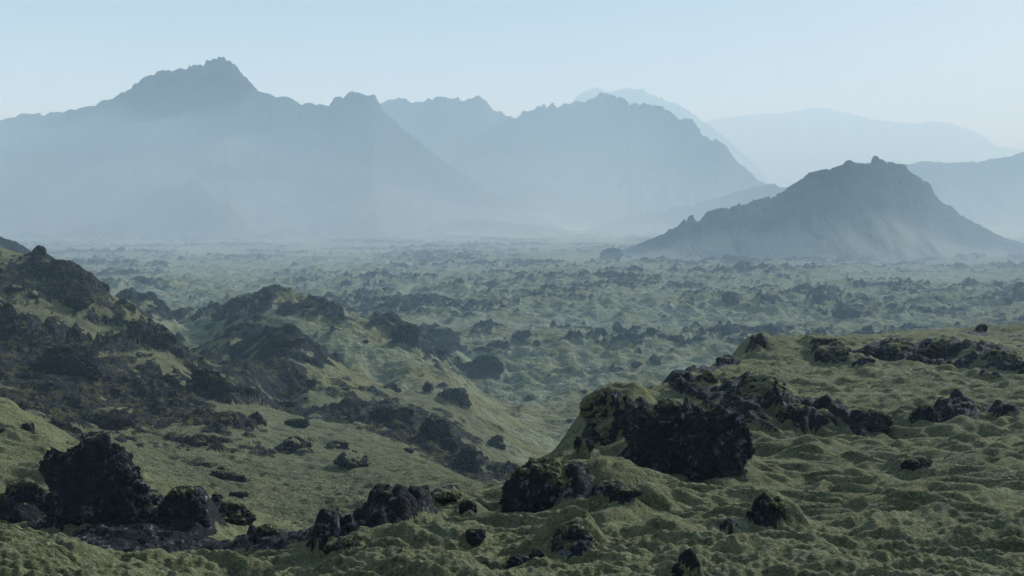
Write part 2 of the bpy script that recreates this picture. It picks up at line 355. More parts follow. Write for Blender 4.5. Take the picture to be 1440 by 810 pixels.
# broad swell
def billow(sx, sy, seed):
    return np.abs(gnoise2(Xw2 / sx, Yw2 / sy, seed)) * 2 - .75
Xw2 = X + .16 * gnoise2(X / .7, Y / .7, 41) + .45 * gnoise2(X / 2.2, Y / 2.2, 42)
Yw2 = Y + .16 * gnoise2(X / .7, Y / .7, 43) + .45 * gnoise2(X / 2.2, Y / 2.2, 44)
moss = 1 - ROCK
nf = near * sstep(8, 16, Y)
Z += nf * (.22 * gnoise2(Xw / 6.5, Yw / 6.5, 31) + .17 * moss * billow(5.5, 2.2, 32))
Z += mid * (.9 * gnoise2(Xw / 19, Yw / 19, 33) * lodf(19) + .55 * gnoise2(Xw / 7, Yw / 7, 34) * lodf(7)) * (1 - .2 * pln)
rgh = .35 + 1.1 * sstep(-.35, .45, gnoise2(Xw / 160 + 4, Yw / 90, 61))
Z += pln * (rgh * (1.4 * billow(16, 12, 37) * lodf(12) + .75 * billow(6, 5, 36) * lodf(6)) + 1.8 * n0 + 2.6 * np.maximum(0, gnoise2(X / 52 + 9, Y / 52, 35)) ** 1.5 + 1.0 * gnoise2(Xw / 130, Yw / 130, 36))
# moss cushions: domes and rolls of several sizes
def domes(sc, seed):
    f1, f2, c = worley2(Xw2 / sc * .72, Yw2 / sc, seed)
    return np.sqrt(np.clip(1 - f1 * f1 * .95, 0, 1)) - .62
patch = sstep(-.5, .5, gnoise2(X / 4.2, Y / 4.2, 47))
cush = (.12 * billow(2.8, .95, 45) * lodf(1.2) + .13 * domes(.90, 49) * lodf(.85) * (.5 + .6 * patch) + .14 * billow(.95, .34, 46) * lodf(.45)
        + .09 * domes(.34, 40) * lodf(.3) + .05 * gnoise2(X / .11, Y / .11, 48) * lodf(.11))
Z += moss * cush * (near + mid * 1.25) + moss * sstep(36, 52, Y) * (.44 * domes(1.7, 62) * lodf(1.5) + .26 * domes(.8, 63) * lodf(.7))
Z += moss * mid * (.32 * billow(3.4, 2.6, 39) * lodf(3) + pln * 1.1 * billow(9, 8, 38) * lodf(8))
# clinker rock: blocks of random height with cracks, several sizes
def blocks(sc, seed, amp):
    f1, f2, c = worley2(Xw / sc, Yw / sc, seed)
    return amp * ((c - .35) * sstep(0, .30, f2 - f1) + .35 * np.sqrt(np.clip(1 - f1 * f1, 0, 1)) - .2)
rk = blocks(.55, 51, .26) * lodf(.55) * (near + mid) + blocks(1.5, 52, .65) * lodf(1.5) * (.7 * near + mid) + blocks(4.3, 53, 1.0) * lodf(4.3) * mid * (1 - .55 * pln) \
   + .12 * gnoise2(X / .3, Y / .3, 54) * lodf(.3) + .06 * gnoise2(X / .13, Y / .13, 55) * lodf(.13)
rk += mid * (1 - pln) * blocks(10, 59, 1.2)
rk += mid * .6 * (1 - np.abs(gnoise2(Xw / 6, Yw / 6, 56)) * 2)
RH = sstep(.36, .72, rockf).astype(np.float32)
Z += RH * (rk + .22 * near)
Z += pln * RH * (blocks(12, 57, 2.2) * lodf(12) + 1.5 * (1 - 2 * np.abs(gnoise2(Xw / 17, Yw / 17, 58))) + .9)
TRACK_Y = lambda x: 640 + 14 * np.sin(x / 150.) - .03 * x
tr = np.exp(-((Y - TRACK_Y(X)) / 9.) ** 2) * sstep(90, 120, X)
Z = Z * (1 - tr) + (PLAIN + .6) * tr
print('terrain arrays', round(time.time() - T0, 1))

# the moss-covered ground swells up round and behind each rock, so that the rock is a face broken out of it
BASEZ = Z.copy()
for r in ROCKS:
    if r['mound'] <= 0: continue
    w, h = r['w'], r['h']; dpt = w * r['depth']
    cx, cy = r['x'] + r['skew'] * w, r['yf'] + dpt * .95
    reach = 2.6 * max(w, dpt, h)
    j0, j1 = np.searchsorted(V1, (math.log(max(7, cy - reach)), math.log(cy + reach)))
    i0, i1 = np.searchsorted(U1, ((cx - reach) / cy, (cx + reach) / cy))
    if j1 <= j0 or i1 <= i0: continue
    sl = (slice(j0, j1), slice(i0, i1))
    dx = (X[sl] - cx); dy = (Y[sl] - cy)
    dx = dx / np.where(dx * r['skew'] > 0, (.55 + abs(r['skew'])) * w, .42 * w); dy = dy / np.where(dy < 0, .75 * dpt, .95 * max(dpt, .8 * h))
    wob = 1 + .22 * n3[sl] + .16 * n4[sl]; g = np.clip(1 - np.sqrt((dx * dx + dy * dy) * wob) / 1.5, 0, 1); g = g * g * (3 - 2 * g); g = 1 - (1 - g) ** 2.2
    Z[sl] += (r['mound'] * h * g * (1 + .18 * n3[sl] + .10 * n4[sl])).astype(np.float32)
for r in ROCKS:
    r['zf'] = max(r['zm'], ground_at(r['x'] * r['yf'] / r['y'], r['yf']) - .12 * r['h'] - .1)
    r['z'] = min(r['zf'], ground_at(r['x'], r['y'] + .2 * r['w']) - r['mound'] * r['h'] * .8)

# ------------------------------------------------------------------ mesh building
def mesh_from(name, verts, faces, mats, attrs=None, smooth=True):
    me = bpy.data.meshes.new(name)
    n = len(verts); m = len(faces); k = faces.shape[1]
    me.vertices.add(n); me.vertices.foreach_set('co', np.ascontiguousarray(verts, np.float32).ravel())
    me.loops.add(m * k); me.loops.foreach_set('vertex_index', np.ascontiguousarray(faces, np.int32).ravel())
    me.polygons.add(m); me.polygons.foreach_set('loop_start', np.arange(0, m * k, k, dtype=np.int32))
    me.polygons.foreach_set('loop_total', np.full(m, k, np.int32))
    me.update(calc_edges=True)
    if smooth: me.polygons.foreach_set('use_smooth', np.ones(m, bool))
    for an, av in (attrs or {}).items():
        at = me.attributes.new(an, 'FLOAT', 'POINT'); at.data.foreach_set('value', np.ascontiguousarray(av, np.float32).ravel())
    for mt in mats: me.materials.append(mt)
    return me

def link(name, me, parent=None, loc=None):
    o = bpy.data.objects.new(name, me); COL.objects.link(o)
    if parent is not None: o.parent = parent
    if loc is not None: o.location = loc
    return o

def tag(o, label=None, cat=None, group=None, kind=None):
    if label: o['label'] = label
    if cat: o['category'] = cat
    if group: o['group'] = group
    if kind: o['kind'] = kind
    return o

# ------------------------------------------------------------------ materials
class NT:
    def __init__(s, name):
        s.m = bpy.data.materials.new(name); s.m.use_nodes = True; s.t = s.m.node_tree; s.t.nodes.clear()
        s.out = s.n('ShaderNodeOutputMaterial'); s.b = s.n('ShaderNodeBsdfPrincipled'); s.l(s.b.outputs[0], s.out.inputs[0])
        s.b.inputs['Roughness'].default_value = .9; s.b.inputs['Specular IOR Level'].default_value = .2
        s.pos = s.n('ShaderNodeNewGeometry').outputs['Position']
    def n(s, t): return s.t.nodes.new(t)
    def l(s, a, b): s.t.links.new(a, b)
    def set(s, sock, v):
        if isinstance(v, bpy.types.NodeSocket): s.l(v, sock)
        else: sock.default_value = v
    def noise(s, scale, detail=4, rough=.6, vec=None, dist=0):
        q = s.n('ShaderNodeTexNoise'); s.l(vec or s.pos, q.inputs['Vector']); q.inputs['Scale'].default_value = scale
        q.inputs['Detail'].default_value = detail; q.inputs['Roughness'].default_value = rough; q.inputs['Distortion'].default_value = dist
        return q.outputs[0]
    def voro(s, scale, feat='F1', vec=None):
        q = s.n('ShaderNodeTexVoronoi'); q.feature = feat; s.l(vec or s.pos, q.inputs['Vector']); q.inputs['Scale'].default_value = scale
        return q.outputs['Distance']
    def mapv(s, sc, vec=None):
        q = s.n('ShaderNodeMapping'); q.inputs['Scale'].default_value = sc; s.l(vec or s.pos, q.inputs['Vector']); return q.outputs[0]
    def rng(s, v, a, b, c=0, d=1):
        q = s.n('ShaderNodeMapRange'); q.inputs[1].default_value = a; q.inputs[2].default_value = b; q.inputs[3].default_value = c; q.inputs[4].default_value = d
        q.interpolation_type = 'SMOOTHSTEP'; s.l(v, q.inputs[0]); return q.outputs[0]
    def mix(s, f, a, b, mode='MIX'):
        q = s.n('ShaderNodeMix'); q.data_type = 'RGBA'; q.blend_type = mode
        s.set(q.inputs[0], f)
        for sock, v in ((q.inputs[6], a), (q.inputs[7], b)):
            s.set(sock, v if isinstance(v, bpy.types.NodeSocket) else (*v, 1))
        return q.outputs[2]
    def math(s, op, a, b=0.0):
        q = s.n('ShaderNodeMath'); q.operation = op; s.set(q.inputs[0], a); s.set(q.inputs[1], b); return q.outputs[0]
    def attr(s, name):
        q = s.n('ShaderNodeAttribute'); q.attribute_name = name; return q.outputs['Fac']
    def bump(s, h, dist, strength=1.0):
        q = s.n('ShaderNodeBump'); q.inputs['Distance'].default_value = dist; q.inputs['Strength'].default_value = strength
        s.l(h, q.inputs['Height']); s.l(q.outputs[0], s.b.inputs['Normal'])
    def nz(s):
        g = s.n('ShaderNodeNewGeometry'); q = s.n('ShaderNodeSeparateXYZ'); s.l(g.outputs['Normal'], q.inputs[0]); return q.outputs['Z']

PALE = (.215, .205, .098); OLIVE = (.054, .054, .016); DARKM = (.026, .029, .011)
ROCKA = (.009, .010, .012); ROCKB = (.026, .028, .033); LICH = (.30, .33, .36)

def moss_mat(name, olive, fine, gaps=0.0):
    s = NT(name)
    a = s.rng(s.noise(.35, 3), .35, .65); b = s.rng(s.noise(2.3, 4), .38, .68)
    c = s.mix(a, tuple(p * (1 - olive) + o * olive for p, o in zip(PALE, OLIVE)), tuple(p * .5 + o * .5 for p, o in zip(PALE, OLIVE)))
    c = s.mix(s.math('MULTIPLY', b, .45), c, OLIVE)
    c = s.mix(s.math('MULTIPLY', s.rng(s.noise(.9, 4, .7), .52, .66), .6), c, (.085, .068, .030))
    c = s.mix(s.math('MULTIPLY', s.rng(s.noise(1.4, 5, .7, None, .6), .54, .66), .65), c, (.20, .215, .15))
    if gaps: c = s.mix(s.math('MULTIPLY', s.rng(s.noise(1.1, 6, .75), .52, .62), gaps), c, (.022, .023, .016))
    d = s.rng(s.noise(7 * fine, 6, .78), .47, .64)
    c = s.mix(s.math('MULTIPLY', d, .85), c, DARKM)
    e = s.rng(s.noise(21 * fine, 4, .8), .50, .66)
    c = s.mix(s.math('MULTIPLY', e, .75), c, tuple(x * 1.75 for x in PALE))
    e = s.rng(s.noise(33 * fine, 3, .8), .52, .68)
    c = s.mix(s.math('MULTIPLY', e, .8), c, DARKM)
    s.l(c, s.b.inputs['Base Color']); s.b.inputs['Roughness'].default_value = 1; s.b.inputs['Specular IOR Level'].default_value = .05
    s.b.inputs['Sheen Weight'].default_value = .18; s.b.inputs['Sheen Roughness'].default_value = .5; s.b.inputs['Sheen Tint'].default_value = (.8, .9, .7, 1)
    h = s.math('ADD', s.noise(45 * fine, 3, .7), s.math('MULTIPLY', s.noise(11 * fine, 3, .6), 1.6))
    s.bump(h, .06 / fine, 1.0)
    return s.m

def rock_mat(name, sc=1.0, lich=.55, mossy=0.0, spec=.2):
    s = NT(name)
    a = s.rng(s.noise(1.3 * sc, 6, .65), .35, .68)
    c = s.mix(a, ROCKA, ROCKB)
    l1 = s.rng(s.noise(6.5 * sc, 6, .8), .53, .61); l2 = s.rng(s.noise(1.1 * sc, 3), .42, .60)
    c = s.mix(s.math('MULTIPLY', s.math('MULTIPLY', l1, l2), lich), c, LICH)
    pits = s.rng(s.voro(9 * sc), .05, .35, 0, 1)
    c = s.mix(pits, tuple(x * .45 for x in ROCKA), c)
    if mossy:
        m = s.math('MULTIPLY', s.rng(s.nz(), .45, .85), s.rng(s.noise(3.2 * sc, 6, .7), .47, .60))
        c = s.mix(s.math('MULTIPLY', m, mossy), c, (.105, .098, .032))
    s.l(c, s.b.inputs['Base Color']); s.b.inputs['Specular IOR Level'].default_value = spec; s.b.inputs['Roughness'].default_value = .8
    h = s.math('ADD', s.math('MULTIPLY', s.noise(6 * sc, 7, .7), 1.5), s.math('MULTIPLY', s.voro(13 * sc), .6))
    s.bump(h, .2 / sc, 1.0)
    return s.m

def plain_mat(name):
    s = NT(name)
    k = s.attr('rock')
    a = s.rng(s.noise(.06, 4), .4, .62)
    g = s.mix(a, (.20, .215, .135), tuple(p * .7 + o * .3 for p, o in zip(PALE, OLIVE)))
    g = s.mix(s.math('MULTIPLY', s.rng(s.noise(.35, 5, .7), .45, .65), .65), g, DARKM)
    r = s.mix(s.rng(s.noise(.25, 5, .7), .35, .65), ROCKA, ROCKB)
    kk = s.rng(s.math('ADD', k, s.math('MULTIPLY', s.math('SUBTRACT', s.noise(.9, 5, .75), .5), 1.3)), .35, .65)
    c = s.mix(kk, g, r)
    s.l(c, s.b.inputs['Base Color']); s.b.inputs['Roughness'].default_value = 1; s.b.inputs['Specular IOR Level'].default_value = .05
    s.bump(s.math('ADD', s.noise(1.2, 6, .7), s.math('MULTIPLY', s.noise(.3, 4, .6), 2)), .9, .9)
    return s.m

def mountain_mat(name, pale=.5):
    s = NT(name)
    sep = s.n('ShaderNodeSeparateXYZ'); s.l(s.pos, sep.inputs[0])
    streak = s.noise(1, 5, .65, s.mapv((.05, .012, .008)), .4)
    r = s.mix(s.rng(s.noise(.05, 6, .7), .38, .65), ROCKA, ROCKB)
    low = s.attr('low')                           # 1 on the talus at the foot, coloured paler to stand for low mist
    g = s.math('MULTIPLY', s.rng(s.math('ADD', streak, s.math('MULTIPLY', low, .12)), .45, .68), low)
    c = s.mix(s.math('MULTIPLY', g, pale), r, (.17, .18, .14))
    s.l(c, s.b.inputs['Base Color']); s.b.inputs['Roughness'].default_value = 1; s.b.inputs['Specular IOR Level'].default_value = .05
    s.bump(s.math('ADD', s.noise(.12, 6, .7), streak), 5, .8)
    return s.m

M_MOSS = moss_mat('pale_moss', .0, 1.0); M_OLIVE = moss_mat('olive_moss', .85, .5, .9); M_CAP = moss_mat('boulder_moss', .6, 1.2)
M_ROCK = rock_mat('lava_rock', 1.0, .85, 0, .12); M_SLOPE = rock_mat('hillside_lava', .35, .3, .8, .03); M_FARROCK = rock_mat('distant_lava', .2, .2, .5, .02)
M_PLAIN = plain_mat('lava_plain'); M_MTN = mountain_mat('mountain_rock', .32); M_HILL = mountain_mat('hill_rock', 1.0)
m = NT('gravel'); m.l(m.mix(m.noise(.8, 4), (.15, .155, .16), (.22, .225, .23)), m.b.inputs['Base Color']); M_GRAVEL = m.m

# ------------------------------------------------------------------ rocks: shapes
_ICO = {}
def ico(n):
    if n not in _ICO:
        import bmesh
        bm = bmesh.new(); bmesh.ops.create_icosphere(bm, subdivisions=n, radius=1)
        bm.verts.ensure_lookup_table()
        _ICO[n] = (np.array([v.co[:] for v in bm.verts]), np.array([[v.index for v in f.verts] for f in bm.faces], np.int32)); bm.free()
    return _ICO[n]

def lump(n, seed, blocky=.6, rough=1.0, flat=.25):
    """one irregular rock about 1 in radius: cut planes, then blocks, cracks and grain"""
    d, f = ico(n); rg = np.random.default_rng(seed)
    pn = rg.normal(size=(16, 3)); pn /= np.linalg.norm(pn, axis=1)[:, None]; pd = rg.uniform(.62, 1.0, 16)
    c = np.clip(d @ pn.T, .02, None); r = pd[None] / c
    ks = 9.0
    rb = -np.log(np.exp(-ks * np.minimum(r, 3)).sum(1) + math.exp(-ks * 1.15)) / ks
    p = d * (blocky * rb + (1 - blocky) * .92)[:, None]
    o = rg.uniform(-50, 50, 3); q = p + o
    q = q + .18 * np.stack([fbm3(q, 2.1, 2, seed + 1), fbm3(q, 2.1, 2, seed + 2), fbm3(q, 2.1, 2, seed + 3)], 1)
    f1, f2, ci = worley3(q, 2.0, seed)
    disp = .26 * (ci - .5) * sstep(0, .16, f2 - f1) - .07 * (1 - sstep(0, .12, f2 - f1))
    g1, g2, ci2 = worley3(q, 4.9, seed + 9)
    disp = disp + .11 * (ci2 - .5) * sstep(0, .2, g2 - g1) - .03 * (1 - sstep(0, .12, g2 - g1)) + .12 * fbm3(q, 1.6, 2, seed + 4)
    if n >= 5: disp = disp + .055 * fbm3(q, 9, 3, seed + 5, .6)
    if n >= 6:
        k1, k2, ci3 = worley3(q, 12, seed + 19); disp = disp + .035 * (ci3 - .5) * sstep(0, .2, k2 - k1)
    p = p * (1 + rough * disp)[:, None]
    return p, f

def normals(v, f):
    a = np.cross(v[f[:, 1]] - v[f[:, 0]], v[f[:, 2]] - v[f[:, 0]]); n = np.zeros_like(v)
    for k in range(3): np.add.at(n, f[:, k], a)
    return n / (np.linalg.norm(n, axis=1)[:, None] + 1e-12)

def biggest(f, nv):
    """faces of the largest connected patch"""
    lab = np.arange(nv)
    for _ in range(400):
        m = lab[f].min(1); new = lab.copy()
        for k in range(3): np.minimum.at(new, f[:, k], m)
        new = new[new]
        if (new == lab).all(): break
        lab = new
    c = np.bincount(lab[f[:, 0]], minlength=nv)
    return f[lab[f[:, 0]] == int(c.argmax())]

def moss_cap_mesh(v, f, moss, seed, md, zmid, h, L):
    nn = normals(v, f); q = v / L + seed
    md = np.array(md, float); md /= np.linalg.norm(md)
    m = nn @ md * .9 + .30 * fbm3(q, 3.5, 4, seed + 77) + .35 * ((v[:, 2] - zmid) / h) - (.95 - moss)
    mm = sstep(-.18, .30, m)
    f1, f2, ci = worley3(v + seed, 3.4, seed + 3)
    thick = .09 * min(1.6, L / 2) * (mm - .35) + mm * .08 * (np.sqrt(np.clip(1 - f1 ** 2, 0, 1)) - .5)
    sm = v.copy(); cnt = np.zeros(len(v))
    for k in range(3): np.add.at(cnt, f[:, k], 2)
    for _ in range(3):                                   # the cushion is smoother than the rock below it
        acc = np.zeros_like(v)
        for a, b in ((0, 1), (1, 2), (2, 0)):
            np.add.at(acc, f[:, a], sm[f[:, b]]); np.add.at(acc, f[:, b], sm[f[:, a]])
        sm = acc / cnt[:, None]
    cv = sm + nn * thick[:, None]
    ff = f[(mm[f] > .04).all(1)]
    if len(ff) < 60: return None
    ff = biggest(ff, len(v))
    if len(ff) < 60: return None
    used = np.zeros(len(v), bool); used[ff.ravel()] = True; idx = np.cumsum(used) - 1
    return cv[used], idx[ff]

def build_rock(size, seed, lumps=1, n=6, moss=0.0, mat=None, blocky=.6, rough=1.0, capmat=None, mossdir=(0, 0, 1)):
    """[(mesh of a block, mesh of the moss on it or None)], base at z=0"""
    w, dp, h = size; rg = np.random.default_rng(seed + 1000); out = []
    for k in range(lumps):
        core = k == 0 and lumps >= 6
        if lumps == 1:
            v, f = lump(n, seed, blocky, rough); v = v * np.array([w / 2, dp / 2, h * .62]) + np.array([0, 0, h * .38])
        else:
            v, f = lump(n if core else max(4, n - 1), seed * 31 + k, blocky, rough)
            s = rg.uniform(.28, .52) * (1.25 if k == 0 else min(1, (6 / lumps) ** .45))
            if core: s = .64 if lumps > 20 else .62
            a = rg.uniform(0, 6.28); rr = (0 if k == 0 else rg.uniform(.35, 1)) * (1 - s)
            zc = (1 - rr) * rg.uniform(.25, .95) * (1 - s * .8) if k else .42
            v = v * np.array([s * w * .62, s * dp * .62, s * h * .75]) * rg.uniform(.85, 1.15, 3)
            v = v + np.array([math.cos(a) * rr * w * .5, math.sin(a) * rr * dp * .5, zc * h])
        if lumps > 1: v[:, 2] = np.where(v[:, 2] > .8 * h, .8 * h + (v[:, 2] - .8 * h) * .55, v[:, 2])
        cap = moss_cap_mesh(v, f, moss, seed + k, mossdir, h * .6, h, max(size)) if moss > 0 else None
        out.append((mesh_from('rock', v, f, [mat or M_ROCK]), mesh_from('moss_cap', cap[0], cap[1], [capmat or M_CAP]) if cap else None))
    return out

def assemble(name, parts, loc):
    """one thing: a lone stone is its own mesh; otherwise an Empty at the base with its stones and their moss"""
    if len(parts) == 1 and parts[0][1] is None:
        return link(name, parts[0][0], None, loc)
    o = link(name, None, None, loc)
    for me, cap in parts:
        b = link('stone', me, o)
        if cap: link('moss_cap', cap, b if len(parts) > 1 else o)
    return o

# ------------------------------------------------------------------ the ground, cut into its pieces
VERT = np.stack([X, Y, Z], 2).reshape(-1, 3).astype(np.float32)
ii = np.arange(NV * NU, dtype=np.int32).reshape(NV, NU)
QUAD = np.stack([ii[:-1, :-1], ii[:-1, 1:], ii[1:, 1:], ii[1:, :-1]], 2).reshape(-1, 4)
qv = (VV[:-1, :-1]).ravel(); qpx = (UU[:-1, :-1] * F * .99 + 720).ravel(); qd = np.exp(qv)
qr = (ROCK[:-1, :-1] + ROCK[1:, 1:]).ravel() * .5
cut1 = np.interp(qpx, [-400, 400, 500, 690, 800, 930, 1100, 1440, 1800], [42, 42, 30, 30, 44, 58, 76, 98, 112])
cut2 = np.interp(qpx, [-400, 150, 250, 330, 480, 560, 660, 720, 900], [180, 165, 152, 140, 132, 150, 150, 120, 90])
cut3 = np.interp(qpx, [-400, 560, 640, 700, 760], [262, 262, 235, 205, 60])
reg = np.where(qd < cut1, 0, np.where(qd < cut2, 1, np.where(qd < cut3, 2, 3)))
def piece(name, mask, mat, label, kind, cat):
    f = QUAD[mask]
    used = np.zeros(len(VERT), bool); used[f.ravel()] = True
    idx = np.cumsum(used) - 1
    me = mesh_from(name, VERT[used], idx[f], [mat], {'rock': ROCK.ravel()[used]})
    return tag(link(name, me), label, cat, None, kind)
isr = qr > .5
piece('ground', (reg == 0) & isr, M_ROCK, 'bare black lava showing through the moss of the nearest slopes', 'structure', 'ground')
piece('moss', (reg == 0) & ~isr, M_MOSS, 'pale green cushiony moss blanket covering the nearest slopes', 'stuff', 'moss')
piece('hillside', (reg == 1) & isr, M_SLOPE, 'steep dark rocky hillside partly grown over with moss', 'structure', 'hillside')
piece('moss', (reg == 1) & ~isr, M_OLIVE, 'olive moss in patches and sheets on the steep dark hillside', 'stuff', 'moss')
piece('hill', reg == 2, M_PLAIN, 'low mossy lava hill with rocky brow in the middle distance', 'structure', 'hill')
piece('lava_plain', reg == 3, M_PLAIN, 'wide hummocky lava plain fading into the mist', 'structure', 'plain')
# far sheet out to the horizon
k = np.linspace(0, 2 * math.pi, 97)[:-1]
rr = np.array([0, 500, 2600, 5000, 9000]); dv = [(0, 0, PLAIN - 5)]
for q in rr[1:]: dv += [(q * math.cos(a), q * math.sin(a), PLAIN - (5 if q < 2600 else 1.2)) for a in k]
fc = []
for q in range(3):
    for a in range(96): fc.append((1 + q * 96 + a, 1 + (q + 1) * 96 + a, 1 + (q + 1) * 96 + (a + 1) % 96, 1 + q * 96 + (a + 1) % 96))
me = bpy.data.meshes.new('ground'); me.from_pydata(dv, [], fc + [(0, 1 + a, 1 + (a + 1) % 96) for a in range(96)]); me.materials.append(M_PLAIN)
tag(link('ground', me), 'flat ground reaching to the horizon beyond the mountains', 'ground', None, 'structure')
# pale track along the foot of the hill
xs = np.linspace(118, 520, 160); tv = []; tf = []
for x in xs:
    w = 1.7 + .5 * math.sin(x / 23.)
    for q in (-1, 1):
        y = TRACK_Y(x) + q * w; tv.append((x, y, ground_at(x, y) + .35))
    for q in (-1, 1):
        y = TRACK_Y(x) + q * (w + 1.2); tv.append((x, y, ground_at(x, y) - .3))
for i in range(len(xs) - 1):
    a = i * 4; b = a + 4
    tf += [(a, b, b + 1, a + 1), (a + 2, b + 2, b, a), (a + 1, b + 1, b + 3, a + 3)]
me = bpy.data.meshes.new('track'); me.from_pydata(tv, [], tf); me.materials.append(M_GRAVEL)
tag(link('track', me), 'thin pale gravel track along the foot of the dark hill', 'track', None, 'structure')
print('ground built', round(time.time() - T0, 1))

# ------------------------------------------------------------------ mountains
def mountain(name, prof, d, mat, label, seed, wf, wb, crag=1.0, nu=620, nv=200, spur=1.0, base=PLAIN - 2.5):
    px = np.array([p[0] for p in prof], float); py = np.array([p[1] for p in prof], float)
    uu = np.array([ue(a, b)[0] for a, b in zip(px, py)]); ee = np.array([ue(a, b)[1] for a, b in zip(px, py)])
    cu = np.linspace(uu[0], uu[-1], nu); cv = np.linspace(-1, 1, nv)
    cv = np.sign(cv) * np.abs(cv) ** 1.35
    e = np.interp(cu, uu, ee)
    yr = d * (1 + .05 * gnoise2(cu * 6, cu * 0 + seed, seed) + .02 * gnoise2(cu * 17, cu * 0 + seed, seed + 1))
    zr = e * yr; h = np.maximum(zr - base, 0)
    Tt = cv[:, None] + 0 * cu[None]
    W = np.where(Tt < 0, wf, wb) * (.35 + .65 * np.clip(h / h.max(), 0, 1))[None]
    yy = yr[None] + Tt * W; xx = cu[None] * yy
    t = np.abs(Tt)
    # spurs and gullies run down the slope
    sp = gnoise2(xx / 150. + seed, yy / 420., seed + 2) + .5 * gnoise2(xx / 60. + seed, yy / 190., seed + 3)
    t2 = np.clip(t * (1 + spur * .25 * sp * sstep(0, .35, t)), 0, 1)
    Sx = (1 - t2) ** 1.75 * .80 + .20 * (1 - sstep(.05, .30, t2 + .05 * sp))
    gl = 1 - np.abs(gnoise2(xx / 46. + .9 * gnoise2(xx / 50, yy / 70, seed + 5), yy / 150., seed + 4))
    hh = h[None] * Sx
    edge = sstep(0, .12, 1 - t2)
    hh = hh + edge * h[None] * (.026 * (gl - .6) * sstep(.02, .3, t2)) + edge * .02 * h[None] * gnoise2(xx / 14, yy / 30, seed + 6) + edge * sstep(.05, .3, t2) * h[None] * (.10 * gnoise2((xx + .5 * yy) / 95, yy / 110, seed + 14) + .045 * gnoise2((xx - .4 * yy) / 33, yy / 52, seed + 15))
    P2 = np.stack([xx, yy, hh], 2)
    f1, f2, c = worley2(xx / 13. + .6 * gnoise2(xx / 9, yy / 9, seed + 8), yy / 17. + hh / 17, seed + 7)
    g1, g2, c2 = worley2(xx / 5., yy / 6. + hh / 6, seed + 9)
    top = (1 - sstep(.08, .42, t2)) * sstep(.10, .35, h / h.max())[None]
    hh = hh + crag * top * ((c - .45) * 4.5 * (.4 + .9 * sstep(-.3, .5, gnoise2(xx / 90, yy / 90, seed + 12))) * sstep(0, .2, f2 - f1) + (c2 - .5) * 2.6)
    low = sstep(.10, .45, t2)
    zz = base + hh
    v = np.stack([xx, yy, zz], 2).reshape(-1, 3)
    q = np.arange(nv * nu).reshape(nv, nu)
    f = np.stack([q[:-1, :-1], q[:-1, 1:], q[1:, 1:], q[1:, :-1]], 2).reshape(-1, 4)
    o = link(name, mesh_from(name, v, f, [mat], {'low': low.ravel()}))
    return tag(o, label, name, None, 'structure')

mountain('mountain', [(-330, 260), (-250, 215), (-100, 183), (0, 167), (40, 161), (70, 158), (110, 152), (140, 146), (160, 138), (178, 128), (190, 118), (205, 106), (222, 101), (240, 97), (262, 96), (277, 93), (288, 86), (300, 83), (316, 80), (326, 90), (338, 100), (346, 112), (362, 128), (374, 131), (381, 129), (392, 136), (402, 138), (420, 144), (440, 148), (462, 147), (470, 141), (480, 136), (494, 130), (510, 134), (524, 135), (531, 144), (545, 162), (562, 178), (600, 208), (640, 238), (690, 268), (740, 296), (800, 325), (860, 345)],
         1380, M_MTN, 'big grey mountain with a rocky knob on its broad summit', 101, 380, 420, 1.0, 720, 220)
mountain('mountain', [(470, 190), (520, 155), (536, 144), (560, 140), (575, 142), (592, 144), (604, 139), (618, 137), (640, 139), (655, 142), (664, 139), (674, 134), (684, 142), (692, 153), (710, 160), (735, 172), (780, 205), (850, 260), (920, 320)],
         2000, M_MTN, 'pale hazy ridge with a small tooth peeping out behind the big mountain', 131, 420, 420, 1.2)
mountain('mountain', [(560, 300), (620, 232), (660, 200), (700, 178), (722, 165), (740, 158), (768, 149), (800, 146), (830, 141), (842, 132), (852, 129), (862, 134), (880, 143), (886, 150), (890, 143), (900, 146), (905, 143), (915, 150), (935, 153), (955, 166), (972, 170), (986, 186), (1000, 196), (1012, 198), (1022, 207), (1040, 232), (1052, 240), (1066, 254), (1090, 268), (1120, 288), (1170, 320)],
         1780, M_MTN, 'long craggy mountain with a broken crest dropping to steep steps', 171, 440, 420, 1.6, 680, 220)
mountain('mountain', [(700, 250), (780, 170), (800, 148), (812, 134), (826, 126), (842, 124), (856, 129), (880, 124), (900, 124), (915, 132), (940, 142), (955, 147), (975, 160), (1010, 185), (1060, 230), (1110, 290)],
         4100, M_MTN, 'faint mountain top barely showing above the craggy mountain', 211, 420, 420, 1.3, 360, 120)
mountain('mountain', [(900, 250), (960, 185), (1000, 168), (1050, 162), (1100, 160), (1150, 151), (1180, 156), (1210, 163), (1240, 170), (1290, 174), (1310, 170), (1335, 173), (1360, 181), (1385, 192), (1402, 206), (1450, 213), (1550, 225), (1700, 270)],
         5600, M_MTN, 'faintest long flat mountain almost lost in the mist', 251, 900, 800, 1.2, 420, 120)
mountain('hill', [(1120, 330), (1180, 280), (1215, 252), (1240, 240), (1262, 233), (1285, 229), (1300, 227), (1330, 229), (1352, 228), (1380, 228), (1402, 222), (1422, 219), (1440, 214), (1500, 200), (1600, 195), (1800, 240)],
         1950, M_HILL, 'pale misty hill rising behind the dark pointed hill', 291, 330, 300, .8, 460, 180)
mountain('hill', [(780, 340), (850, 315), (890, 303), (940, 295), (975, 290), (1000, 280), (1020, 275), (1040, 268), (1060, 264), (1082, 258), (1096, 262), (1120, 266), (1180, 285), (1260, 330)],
         1300, M_HILL, 'low rugged spur in front of the craggy mountain', 331, 230, 200, .8, 400, 150)
